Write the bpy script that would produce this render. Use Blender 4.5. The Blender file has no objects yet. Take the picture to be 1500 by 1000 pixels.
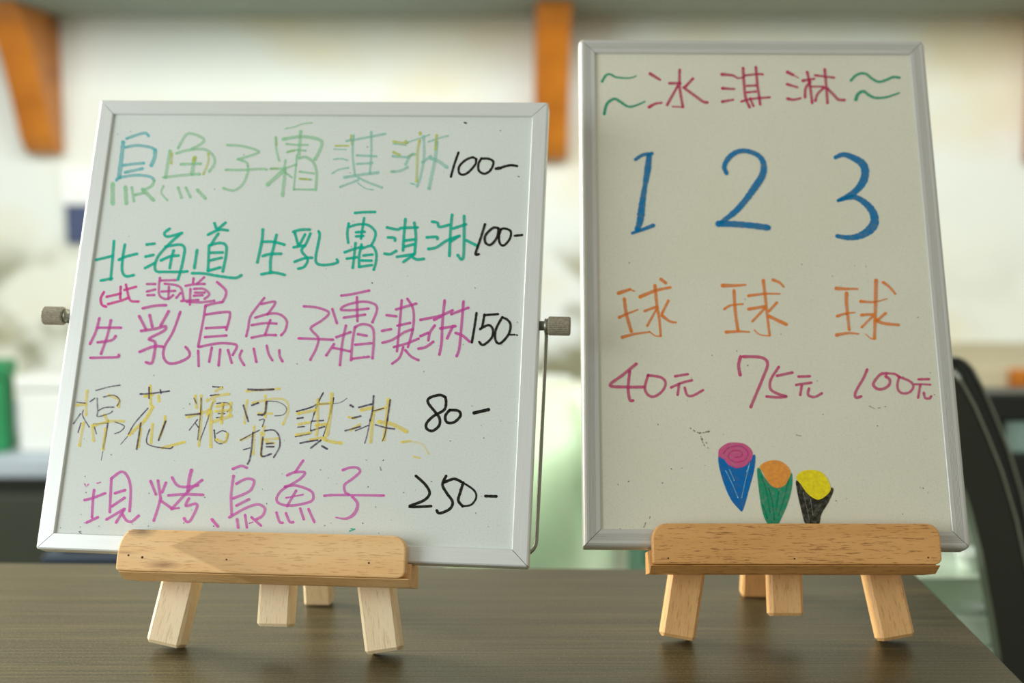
import bpy, bmesh, math, random
from mathutils import Vector, Matrix
random.seed(7)
V = Vector
C = bpy.context.scene.collection
sc = bpy.context.scene

# ------------------------------------------------------------------ camera
F = 2000.0                       # focal length in pixels of the 1500-wide frame
PITCH = math.atan((500 - 275) / F)
CAM = V((0, 0, 0.2905))
cam = bpy.data.cameras.new('camera'); cam_o = bpy.data.objects.new('camera', cam); C.objects.link(cam_o)
cam.sensor_width = 36; cam.lens = F / 1500 * 36
cam.clip_start = 0.02
cam_o.location = CAM; cam_o.rotation_euler = (math.pi / 2 - PITCH, 0, 0)
cam.dof.use_dof = True; cam.dof.focus_distance = 0.835; cam.dof.aperture_fstop = 3.9
cam.dof.aperture_blades = 0
sc.camera = cam_o

# ------------------------------------------------------------------ world, lights, exposure
w = bpy.data.worlds.new('world'); sc.world = w; w.use_nodes = True
bg = w.node_tree.nodes['Background']
bg.inputs[0].default_value = (1.0, 0.985, 0.84, 1); bg.inputs[1].default_value = 0.44
def area(name, loc, target, sx, sy, power, col):
    l = bpy.data.lights.new(name, 'AREA'); l.shape = 'RECTANGLE'; l.size = sx; l.size_y = sy
    l.energy = power; l.color = col
    o = bpy.data.objects.new(name, l); C.objects.link(o); o.location = loc
    o.rotation_euler = (V(target) - V(loc)).to_track_quat('-Z', 'Y').to_euler()
    return o
area('window_light', (-1.35, -0.05, 0.50), (0.0, 0.9, 0.1), 1.0, 0.9, 16, (0.90, 0.98, 1.0))
area('back_room_light', (0.0, 1.45, 0.88), (0.05, 2.9, 0.40), 2.8, 0.4, 29, (0.97, 1.0, 1.0))  # added fill lamp above the frame, only brightens the back wall under the shelf
area('side_window_light', (-1.5, 1.45, 0.62), (-0.35, 0.85, 0.0), 0.8, 0.7, 17, (1.0, 0.98, 0.84)).data.spread = 1.75
sc.view_settings.view_transform = 'Standard'; sc.view_settings.look = 'None'
sc.view_settings.gamma = 1.0; sc.view_settings.use_curve_mapping = False
sc.view_settings.exposure = 0.0

# ------------------------------------------------------------------ helpers
FW = V((0, math.cos(PITCH), -math.sin(PITCH))); UP = V((0, math.sin(PITCH), math.cos(PITCH))); RT = V((1, 0, 0))
def ray(px, py): return RT * ((px - 750) / F) + UP * ((500 - py) / F) + FW
def on_y(px, py, Y):
    d = ray(px, py); return CAM + d * (Y / d.y)
def on_z(px, py, Z=0.0):
    d = ray(px, py); return CAM + d * ((Z - CAM.z) / d.z)

def lin(c):
    return tuple(((v / 255) / 12.92 if v / 255 <= 0.04045 else ((v / 255 + 0.055) / 1.055) ** 2.4) for v in c)
def nodes(name):
    m = bpy.data.materials.new(name); m.use_nodes = True
    nt = m.node_tree; return m, nt, nt.nodes['Principled BSDF']
def N(nt, t, **kw):
    n = nt.nodes.new(t)
    for k, v in kw.items(): setattr(n, k, v)
    return n
def L(nt, a, b): nt.links.new(a, b)
def noise(nt, scale, vec_scale=(1, 1, 1), detail=4, rough=0.55, coord='Object', loc=(0, 0, 0)):
    tc = N(nt, 'ShaderNodeTexCoord'); mp = N(nt, 'ShaderNodeMapping')
    mp.inputs['Scale'].default_value = vec_scale; mp.inputs['Location'].default_value = loc
    L(nt, tc.outputs[coord], mp.inputs[0])
    n = N(nt, 'ShaderNodeTexNoise'); n.inputs['Scale'].default_value = scale
    n.inputs['Detail'].default_value = detail; n.inputs['Roughness'].default_value = rough
    L(nt, mp.outputs[0], n.inputs['Vector']); return n.outputs['Fac']
def ramp(nt, fac, stops):
    r = N(nt, 'ShaderNodeValToRGB'); e = r.color_ramp.elements
    while len(e) < len(stops): e.new(0.5)
    for i, (p, c) in enumerate(stops):
        e[i].position = p; e[i].color = (*c, 1) if len(c) == 3 else c
    L(nt, fac, r.inputs[0]); return r.outputs[0]
def mix(nt, fac, a, b, mode='MIX'):
    m = N(nt, 'ShaderNodeMix', data_type='RGBA', blend_type=mode)
    for s, v in ((m.inputs[0], fac), (m.inputs[6], a), (m.inputs[7], b)):
        if hasattr(v, 'links'): L(nt, v, s)
        elif isinstance(v, (int, float)): s.default_value = v
        else: s.default_value = (*v, 1)
    return m.outputs[2]
def bump(nt, bs, fac, strength, dist=0.001):
    b = N(nt, 'ShaderNodeBump'); b.inputs['Strength'].default_value = strength; b.inputs['Distance'].default_value = dist
    L(nt, fac, b.inputs['Height']); L(nt, b.outputs[0], bs.inputs['Normal'])
def plain(name, col, rough=0.6, metal=0.0, var=0.06, nscale=8, spec=0.5, emit=None):
    m, nt, bs = nodes(name)
    n = noise(nt, nscale, detail=3)
    L(nt, ramp(nt, n, [(0.3, tuple(c * (1 - var) for c in col)), (0.7, tuple(min(1, c * (1 + var)) for c in col))]), bs.inputs['Base Color'])
    bs.inputs['Roughness'].default_value = rough; bs.inputs['Metallic'].default_value = metal
    bs.inputs['Specular IOR Level'].default_value = spec
    return m

def me_obj(name, verts, faces, mat, parent=None, smooth=False, frame=None):
    """verts are in 'frame' coordinates (world when None)"""
    me = bpy.data.meshes.new(name); me.from_pydata([tuple(v) for v in verts], [], faces); me.update()
    return link(name, me, mat, parent, smooth, frame)
def link(name, me, mat, parent=None, smooth=False, frame=None):
    o = bpy.data.objects.new(name, me); C.objects.link(o)
    if mat: me.materials.append(mat)
    if smooth:
        for p in me.polygons: p.use_smooth = True
    M = frame if frame is not None else Matrix()
    if parent is not None:
        o.parent = parent; PM = WM[parent.name]
        o.matrix_parent_inverse = Matrix(); o.matrix_local = PM.inverted() @ M
    else:
        o.matrix_world = M
    WM[o.name] = M.copy()
    return o
WM = {}
def root(name, M, label, cat, group=None):
    o = bpy.data.objects.new(name, None); C.objects.link(o); o.matrix_world = M; WM[o.name] = M.copy()
    o.empty_display_size = 0.02
    tag(o, label, cat, group); return o
def tag(o, label=None, cat=None, group=None, kind=None):
    if label: o['label'] = label
    if cat: o['category'] = cat
    if group: o['group'] = group
    if kind: o['kind'] = kind
    return o
def frame(o, x, y, z):
    return Matrix(((x.x, y.x, z.x, o.x), (x.y, y.y, z.y, o.y), (x.z, y.z, z.z, o.z), (0, 0, 0, 1)))
def bm_out(bm, name, mat, parent=None, frame=None, smooth=False):
    bmesh.ops.recalc_face_normals(bm, faces=bm.faces[:])
    me = bpy.data.meshes.new(name); bm.to_mesh(me); bm.free()
    return link(name, me, mat, parent, smooth, frame)
def box_bm(x0, x1, y0, y1, z0, z1, bev=0.0, seg=2, bm=None):
    b = bm or bmesh.new()
    vs = [b.verts.new((x, y, z)) for x in (x0, x1) for y in (y0, y1) for z in (z0, z1)]
    fs = [(0, 1, 3, 2), (4, 6, 7, 5), (0, 4, 5, 1), (2, 3, 7, 6), (0, 2, 6, 4), (1, 5, 7, 3)]
    fl = [b.faces.new([vs[i] for i in f]) for f in fs]
    if bev > 0:
        ed = list({e for f in fl for e in f.edges})
        bmesh.ops.bevel(b, geom=ed, offset=bev, segments=seg, profile=0.5, affect='EDGES')
    return b
def box(name, x0, x1, y0, y1, z0, z1, mat, parent=None, frame=None, bev=0.002, seg=2):
    return bm_out(box_bm(x0, x1, y0, y1, z0, z1, bev, seg), name, mat, parent, frame)
def prism_bm(pts, y0, y1, bev=0.0, seg=2):
    """pts in (x,z), extruded y0..y1"""
    b = bmesh.new()
    A = [b.verts.new((x, y0, z)) for x, z in pts]; B = [b.verts.new((x, y1, z)) for x, z in pts]
    fa = b.faces.new(A); fb = b.faces.new(B[::-1]); n = len(pts)
    for i in range(n): b.faces.new((A[i], B[i], B[(i + 1) % n], A[(i + 1) % n]))
    bmesh.ops.recalc_face_normals(b, faces=b.faces[:])
    if bev > 0:
        bmesh.ops.bevel(b, geom=list(set(fa.edges) | set(fb.edges)), offset=bev, segments=seg, profile=0.5, affect='EDGES')
    return b
def round_rect(x0, x1, z0, z1, rad, k=7):
    """rad: dict corner -> (rx, rz); corners bl br tr tl, counter-clockwise"""
    out = []
    for key, cx, cz, sx, sz, a0 in (('bl', x0, z0, 1, 1, 180), ('br', x1, z0, -1, 1, 270), ('tr', x1, z1, -1, -1, 0), ('tl', x0, z1, 1, -1, 90)):
        rx, rz = rad[key]
        for i in range(k):
            a = math.radians(a0 + 90 * i / (k - 1))
            out.append((cx + sx * rx + rx * math.cos(a), cz + sz * rz + rz * math.sin(a)))
    return out
def tube(name, pts, r, mat, parent=None, frame=None, k=10):
    vs, fs = [], []
    up = V((0, 0, 1))
    for i, p in enumerate(pts):
        d = (V(pts[min(i + 1, len(pts) - 1)]) - V(pts[max(i - 1, 0)])).normalized()
        a = d.cross(V((0, 1, 0)));
        if a.length < 0.1: a = d.cross(V((1, 0, 0)))
        a.normalize(); b = d.cross(a).normalized()
        for j in range(k):
            t = 2 * math.pi * j / k; vs.append(V(p) + (a * math.cos(t) + b * math.sin(t)) * r)
    for i in range(len(pts) - 1):
        for j in range(k):
            fs.append((i * k + j, i * k + (j + 1) % k, (i + 1) * k + (j + 1) % k, (i + 1) * k + j))
    fs.append(tuple(range(k))[::-1]); fs.append(tuple((len(pts) - 1) * k + j for j in range(k)))
    return me_obj(name, vs, fs, mat, parent, True, frame)
def lathe(name, prof, mat, parent=None, frame=None, k=28, axis='z', wob=0.0, smooth=True):
    """prof: (r, h) ; revolve about local axis"""
    vs, fs = [], []
    for r, h in prof:
        for j in range(k):
            t = 2 * math.pi * j / k; rr = r * (1 + (wob if j % 2 else 0))
            c, s = rr * math.cos(t), rr * math.sin(t)
            vs.append((c, s, h) if axis == 'z' else (h, c, s))
    n = len(prof)
    for i in range(n - 1):
        for j in range(k): fs.append((i * k + j, i * k + (j + 1) % k, (i + 1) * k + (j + 1) % k, (i + 1) * k + j))
    fs.append(tuple(range(k))[::-1]); fs.append(tuple((n - 1) * k + j for j in range(k)))
    return me_obj(name, vs, fs, mat, parent, smooth, frame)

# ------------------------------------------------------------------ materials
def wood(name, light, mid, dark, axis='x', pores=0.5, chevron=False, stains=(), seed=0.0, rough=0.5):
    m, nt, bs = nodes(name)
    s = {'x': (1, 8, 8), 'z': (8, 8, 1)}[axis]
    p = {'x': (1, 16, 16), 'z': (16, 16, 1)}[axis]
    n1 = noise(nt, 9, s, 5, 0.6, loc=(seed, seed * 2, seed))
    col = ramp(nt, n1, [(0.3, mid), (0.68, light)])
    if chevron:
        tc = N(nt, 'ShaderNodeTexCoord'); sp = N(nt, 'ShaderNodeSeparateXYZ'); L(nt, tc.outputs['Object'], sp.inputs[0])
        a = N(nt, 'ShaderNodeMath', operation='SUBTRACT'); L(nt, sp.outputs[2], a.inputs[0]); a.inputs[1].default_value = 0.005
        b = N(nt, 'ShaderNodeMath', operation='ABSOLUTE'); L(nt, a.outputs[0], b.inputs[0])
        c = N(nt, 'ShaderNodeMath', operation='MULTIPLY_ADD'); L(nt, b.outputs[0], c.inputs[0]); c.inputs[1].default_value = -2.4; L(nt, sp.outputs[0], c.inputs[2])
        r = N(nt, 'ShaderNodeMapRange'); L(nt, c.outputs[0], r.inputs[0])
        r.inputs[1].default_value = -0.058; r.inputs[2].default_value = -0.054; r.inputs[3].default_value = 0; r.inputs[4].default_value = 1
        r2 = N(nt, 'ShaderNodeMapRange'); L(nt, c.outputs[0], r2.inputs[0])
        r2.inputs[1].default_value = -0.054; r2.inputs[2].default_value = 0.02; r2.inputs[3].default_value = 0.75; r2.inputs[4].default_value = 0.12
        mm = N(nt, 'ShaderNodeMath', operation='MULTIPLY'); L(nt, r.outputs[0], mm.inputs[0]); L(nt, r2.outputs[0], mm.inputs[1])
        col = mix(nt, mm.outputs[0], col, tuple(x * 0.74 for x in mid))
    n2 = noise(nt, 105, (1, 13, 13) if axis == 'x' else (13, 13, 1), 3, 0.65, loc=(seed + 5, 0, seed))
    pr = ramp(nt, n2, [(0.56, (0, 0, 0)), (0.64, (pores,) * 3)])
    col = mix(nt, pr, col, dark)
    for (cx, cz, rx, rz, sc_, k) in stains:
        tc = N(nt, 'ShaderNodeTexCoord'); mp = N(nt, 'ShaderNodeMapping')
        mp.inputs['Location'].default_value = (-cx / rx, 0, -cz / rz); mp.inputs['Scale'].default_value = (1 / rx, 0.001, 1 / rz)
        L(nt, tc.outputs['Object'], mp.inputs[0])
        ln = N(nt, 'ShaderNodeVectorMath', operation='LENGTH'); L(nt, mp.outputs[0], ln.inputs[0])
        nn = noise(nt, 30, p if False else (1, 1, 6), 4, 0.7)
        ad = N(nt, 'ShaderNodeMath', operation='ADD'); L(nt, ln.outputs['Value'], ad.inputs[0]); L(nt, nn, ad.inputs[1])
        f = ramp(nt, ad.outputs[0], [(0.35, (k,) * 3), (1.0, (0, 0, 0))])
        f2 = N(nt, 'ShaderNodeMapRange'); L(nt, ad.outputs[0], f2.inputs[0])
        f2.inputs[1].default_value = 0.5; f2.inputs[2].default_value = 1.5; f2.inputs[3].default_value = k; f2.inputs[4].default_value = 0
        col = mix(nt, f2.outputs[0], col, sc_)
    L(nt, col, bs.inputs['Base Color']); bs.inputs['Roughness'].default_value = rough
    bump(nt, bs, n2, 0.15, 0.0004)
    return m

def board_mat(name, a, b, rough=0.32):
    m, nt, bs = nodes(name)
    n = noise(nt, 7, detail=3); n2 = noise(nt, 900, detail=2)
    c = ramp(nt, n, [(0.3, a), (0.7, b)])
    c = mix(nt, ramp(nt, n2, [(0.30, (0.35,) * 3), (0.5, (0, 0, 0))]), c, tuple(x * 0.78 for x in a))
    L(nt, c, bs.inputs['Base Color']); bs.inputs['Roughness'].default_value = rough
    bs.inputs['Specular IOR Level'].default_value = 0.35
    bump(nt, bs, n2, 0.08, 0.0002)
    return m
def metal_mat(name, col, axis, rough=0.38, metal=0.55):
    m, nt, bs = nodes(name)
    s = (1, 60, 60) if axis == 'x' else (60, 60, 1)
    n = noise(nt, 30, s, 3, 0.6)
    c = ramp(nt, n, [(0.3, tuple(x * 0.9 for x in col)), (0.7, col)])
    L(nt, c, bs.inputs['Base Color']); bs.inputs['Roughness'].default_value = rough; bs.inputs['Metallic'].default_value = metal
    bump(nt, bs, n, 0.08, 0.0003)
    return m

INKS = {}
def ink(name, col, streak=0.25):
    if name in INKS: return INKS[name]
    m, nt, bs = nodes('ink_' + name)
    c = tuple(min(1, v * (1.0 if name in ('black', 'blue', 'cone_blue', 'cone_black', 'cone_green', 'purple') else 1.15 if name in ('teal', 'green') else 1.35)) for v in lin(col))
    n = noise(nt, 420, detail=3, rough=0.7)
    at = N(nt, 'ShaderNodeAttribute', attribute_name='ink')
    L(nt, ramp(nt, n, [(0.3, tuple(x * 0.85 for x in c)), (0.7, tuple(min(1, x * 1.1) for x in c))]), bs.inputs['Base Color'])
    bs.inputs['Roughness'].default_value = 0.6; bs.inputs['Specular IOR Level'].default_value = 0.1
    mr = N(nt, 'ShaderNodeMapRange'); L(nt, n, mr.inputs[0]); mr.inputs[1].default_value = 0.35; mr.inputs[2].default_value = 0.6
    mr.inputs[3].default_value = 1 - streak; mr.inputs[4].default_value = 1
    mu = N(nt, 'ShaderNodeMath', operation='MULTIPLY'); L(nt, at.outputs['Fac'], mu.inputs[0]); L(nt, mr.outputs[0], mu.inputs[1])
    L(nt, mu.outputs[0], bs.inputs['Alpha'])
    INKS[name] = m; return m

M_lip1 = wood('pine_lip', lin((250, 208, 150)), lin((240, 188, 124)), lin((176, 120, 66)), 'x', 0.5, True,
              stains=[(-0.0740, 0.0150, 0.012, 0.0065, lin((60, 42, 30)), 0.9), (-0.060, -0.0065, 0.014, 0.0035, lin((140, 84, 44)), 0.8), (-0.083, 0.0005, 0.012, 0.0015, lin((160, 105, 60)), 0.5)])
M_lip2 = wood('oak_lip', lin((234, 176, 108)), lin((218, 158, 90)), lin((138, 88, 42)), 'x', 0.75, seed=3.1)
M_leg1 = wood('pale_beech', lin((252, 230, 192)), lin((244, 216, 172)), lin((186, 144, 98)), 'z', 0.4, seed=1.3)
M_leg2 = wood('honey_beech', lin((246, 196, 134)), lin((230, 176, 112)), lin((166, 112, 62)), 'z', 0.55, seed=4.4)
M_panel1 = board_mat('white_panel', (0.70, 0.735, 0.69), (0.75, 0.785, 0.75))
M_panel2 = board_mat('aged_white_panel', (0.745, 0.725, 0.58), (0.80, 0.785, 0.66))
M_fr1x = metal_mat('satin_frame_x', (0.80, 0.82, 0.80), 'x', 0.42, 0.35)
M_fr1z = metal_mat('satin_frame_z', (0.80, 0.82, 0.80), 'z', 0.42, 0.35)
M_fr2x = metal_mat('ribbed_frame_x', (0.66, 0.655, 0.62), 'x', 0.40, 0.25)
M_fr2z = metal_mat('ribbed_frame_z', (0.66, 0.655, 0.62), 'z', 0.40, 0.25)
M_knob = plain('knurled_grey', lin((150, 142, 122)), 0.6, 0.2, 0.25, 700)
M_wire = plain('grey_wire', lin((150, 148, 135)), 0.35, 0.8)
M_back = plain('board_back', lin((150, 150, 145)), 0.6)
M_nail = plain('nail_dark', lin((40, 26, 16)), 0.6)

# ------------------------------------------------------------------ the setting
WY = 2.9
def wall_mat():
    m, nt, bs = nodes('plaster_wall')
    n = noise(nt, 1.6, detail=4, rough=0.5); n2 = noise(nt, 4.5, (1, 1, 1.2), 4, 0.6, loc=(3.2, 0, 1.1))
    c = ramp(nt, n, [(0.35, lin((236, 235, 215))), (0.5, lin((234, 238, 228))), (0.65, lin((240, 242, 234)))])
    # olive scuffed patches in the middle height band of the wall
    tc = N(nt, 'ShaderNodeTexCoord'); sp = N(nt, 'ShaderNodeSeparateXYZ'); L(nt, tc.outputs['Object'], sp.inputs[0])
    r = N(nt, 'ShaderNodeMapRange', interpolation_type='SMOOTHSTEP'); L(nt, sp.outputs[2], r.inputs[0])
    r.inputs[1].default_value = 0.22; r.inputs[2].default_value = 0.08; r.inputs[3].default_value = 0; r.inputs[4].default_value = 1
    rr = N(nt, 'ShaderNodeMapRange'); L(nt, n2, rr.inputs[0]); rr.inputs[1].default_value = 0.47; rr.inputs[2].default_value = 0.60
    mu = N(nt, 'ShaderNodeMath', operation='MULTIPLY'); L(nt, r.outputs[0], mu.inputs[0]); L(nt, rr.outputs[0], mu.inputs[1])
    m3 = N(nt, 'ShaderNodeMath', operation='MULTIPLY'); L(nt, mu.outputs[0], m3.inputs[0])
    rx = N(nt, 'ShaderNodeMapRange', interpolation_type='SMOOTHSTEP'); L(nt, sp.outputs[0], rx.inputs[0])
    rx.inputs[1].default_value = 0.2; rx.inputs[2].default_value = 0.6; rx.inputs[3].default_value = 0.95; rx.inputs[4].default_value = 0.12; L(nt, rx.outputs[0], m3.inputs[1])
    c = mix(nt, m3.outputs[0], c, lin((142, 138, 104)))
    # ochre water stains
    n4 = noise(nt, 2.2, (1, 1, 1.5), 3, 0.5, loc=(7.7, 0, 2.4))
    r4 = N(nt, 'ShaderNodeMapRange'); L(nt, n4, r4.inputs[0]); r4.inputs[1].default_value = 0.5; r4.inputs[2].default_value = 0.68; r4.inputs[4].default_value = 0.5
    c = mix(nt, r4.outputs[0], c, lin((232, 212, 150)))
    L(nt, c, bs.inputs['Base Color']); bs.inputs['Roughness'].default_value = 0.9
    bump(nt, bs, n2, 0.3, 0.01)
    return m
tag(box('wall_back', -4, 4, WY, WY + 0.12, -0.95, 2.2, wall_mat(), bev=0), kind='structure')
M_floor = plain('floor_tiles_plain', lin((150, 150, 138)), 0.6)
tag(box('floor', -4, 4, -1.5, WY, -1.0, -0.95, M_floor, bev=0), kind='structure')

# ------------------------------------------------------------------ serving counter
def laminate():
    m, nt, bs = nodes('dark_woodgrain_laminate')
    n = noise(nt, 5, (0.5, 14, 1), 5, 0.6); n2 = noise(nt, 26, (0.22, 15, 1), 4, 0.75, loc=(2, 1, 0)); n3 = noise(nt, 600, detail=1)
    c = ramp(nt, n, [(0.32, lin((68, 60, 38))), (0.55, lin((86, 77, 50))), (0.72, lin((102, 92, 62)))])
    c = mix(nt, ramp(nt, n2, [(0.42, (0.85,) * 3), (0.56, (0, 0, 0))]), c, lin((46, 43, 27)))
    c = mix(nt, ramp(nt, n3, [(0.3, (0.25,) * 3), (0.5, (0, 0, 0))]), c, lin((140, 128, 104)))
    L(nt, c, bs.inputs['Base Color'])
    bs.inputs['Roughness'].default_value = 0.40; bs.inputs['Specular IOR Level'].default_value = 0.6; bs.inputs['Specular Tint'].default_value = (1.0, 0.94, 0.68, 1)
    bump(nt, bs, n2, 0.12, 0.0006)
    return m
bl, br, fr = on_z(-300, 821), on_z(1337, 837), on_z(1500, 1000)
e = (fr - br); fr2 = br + e * ((0.25 - br.y) / e.y)
counter_M = Matrix.Translation(V((0, 0.65, -0.95)))
counter = root('counter', counter_M, 'dark wood-grain laminate counter the two easels stand on', 'counter')
top = [(bl.x, bl.y), (br.x, br.y), (fr2.x, fr2.y), (bl.x, 0.25)]
b = bmesh.new()
A = [b.verts.new((x, y, -0.035)) for x, y in top]; B = [b.verts.new((x, y, 0)) for x, y in top]
b.faces.new(A[::-1]); tf = b.faces.new(B)
for i in range(4): b.faces.new((A[i], A[(i + 1) % 4], B[(i + 1) % 4], B[i]))
bmesh.ops.bevel(b, geom=list(tf.edges), offset=0.0012, segments=2, profile=0.5, affect='EDGES')
bm_out(b, 'countertop', laminate(), counter)
bod = [(bl.x + .03, bl.y - .03), (br.x - .05, br.y - .03), (fr2.x - .05, 0.30), (bl.x + .03, 0.30)]
me_obj('cabinet_body', [(x, y, -0.95) for x, y in bod] + [(x, y, -0.035) for x, y in bod],
       [(3, 2, 1, 0), (4, 5, 6, 7)] + [(i, (i + 1) % 4, 4 + (i + 1) % 4, 4 + i) for i in range(4)], plain('cabinet_grey', lin((90, 85, 75))), counter)

# ------------------------------------------------------------------ poses fitted to the photograph
def board_pose(yaw, tilt, roll, cx, cy, D):
    Rm = Matrix.Rotation(yaw, 3, 'Z') @ Matrix.Rotation(-tilt, 3, 'X') @ Matrix.Rotation(roll, 3, 'Y')
    u = Rm @ V((1, 0, 0)); v = Rm @ V((0, 0, 1)); n = -(Rm @ V((0, 1, 0)))
    return CAM + ray(cx, cy) * D, u, v, n

class Board:
    """local axes: x along the width, y backwards (into the board), z up along the board"""
    def __init__(s, name, pose, w, h, label, fw, recess, thick, radii, mats, ribs, panel_mat):
        O, u, v, n = pose; s.O, s.u, s.v, s.n = O, u, v, n; s.w, s.h = w, h; s.recess = recess
        s.M = frame(O, u, -n, v)
        s.root = root(name, s.M, label, 'whiteboard')
        # aluminium frame: four mitred bars
        prof = [(0.0, thick), (0.0, 0.0012), (0.0004, 0.0004), (0.0012, 0.0)]
        if ribs:
            prof = [(0.0, thick), (0.0, 0.0034), (0.0004, 0.0019), (0.0012, 0.0007), (0.0024, 0.0)]
            for i in range(5):
                a = 0.0040 + i * 0.0009
                prof += [(a, 0.0), (a + 0.0002, 0.00035), (a + 0.0005, 0.00035), (a + 0.0007, 0.0)]
        prof += [(fw - 0.0006, 0.0), (fw - 0.0001, 0.0004), (fw, recess + 0.0006), (fw, thick - 0.002), (0.002, thick)]
        K = 5; gap = 0.00022
        cor = [(-w / 2, 0, 'bl'), (w / 2, 0, 'br'), (w / 2, h, 'tr'), (-w / 2, h, 'tl')]
        dirs = [(1, 0), (0, 1), (-1, 0), (0, -1)]
        for side in range(4):
            (x0, z0, k0), (x1, z1, k1) = cor[side], cor[(side + 1) % 4]
            dx, dz = dirs[side]; nx, nz = -dz, dx       # inward normal
            rows = []
            for (d, y) in prof:
                pts = []
                r0 = max(radii[k0] - d, 0); r1 = max(radii[k1] - d, 0); q0 = max(d, radii[k0]); q1 = max(d, radii[k1])
                # start corner: centre of the arc at q0,q0 inside
                cx, cz = x0 + dx * q0 + nx * q0, z0 + dz * q0 + nz * q0
                for i in range(K):
                    a = math.radians(45 * (1 - i / (K - 1)))
                    pts.append((cx - dx * r0 * math.sin(a) - nx * r0 * math.cos(a) + dx * gap, cz - dz * r0 * math.sin(a) - nz * r0 * math.cos(a) + dz * gap))
                cx, cz = x1 - dx * q1 + nx * q1, z1 - dz * q1 + nz * q1
                for i in range(K):
                    a = math.radians(45 * i / (K - 1))
                    pts.append((cx + dx * r1 * math.sin(a) - nx * r1 * math.cos(a) - dx * gap, cz + dz * r1 * math.sin(a) - nz * r1 * math.cos(a) - dz * gap))
                rows.append([(px, y, pz) for px, pz in pts])
            vs = [p for r in rows for p in r]; m = 2 * K; R = len(rows)
            fs = [(i * m + j, i * m + j + 1, ((i + 1) % R) * m + j + 1, ((i + 1) % R) * m + j) for i in range(R) for j in range(m - 1)]
            fs += [tuple(i * m for i in range(R)), tuple(i * m + m - 1 for i in range(R))[::-1]]
            bm = bmesh.new(); bv = [bm.verts.new(p) for p in vs]
            for f in fs: bm.faces.new([bv[i] for i in f])
            bmesh.ops.remove_doubles(bm, verts=bm.verts[:], dist=1e-6)
            bm_out(bm, 'frame_bar', mats[side % 2], s.root, s.M)
        i = fw - 0.001
        s.panel = box('writing_panel', -w / 2 + i, w / 2 - i, recess, recess + 0.003, i, h - i, panel_mat, s.root, s.M, bev=0)
        box('back_panel', -w / 2 + i, w / 2 - i, recess + 0.0032, thick - 0.0021, i, h - i, M_back, s.root, s.M, bev=0)
        s.order = 0
    def px(s, x, y, lift):
        d = ray(x, y); p0 = s.O - s.n * (s.recess - lift)
        t = (p0 - CAM).dot(s.n) / d.dot(s.n); P = CAM + d * t - s.O
        return (P.dot(s.u), s.recess - lift, P.dot(s.v))

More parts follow.
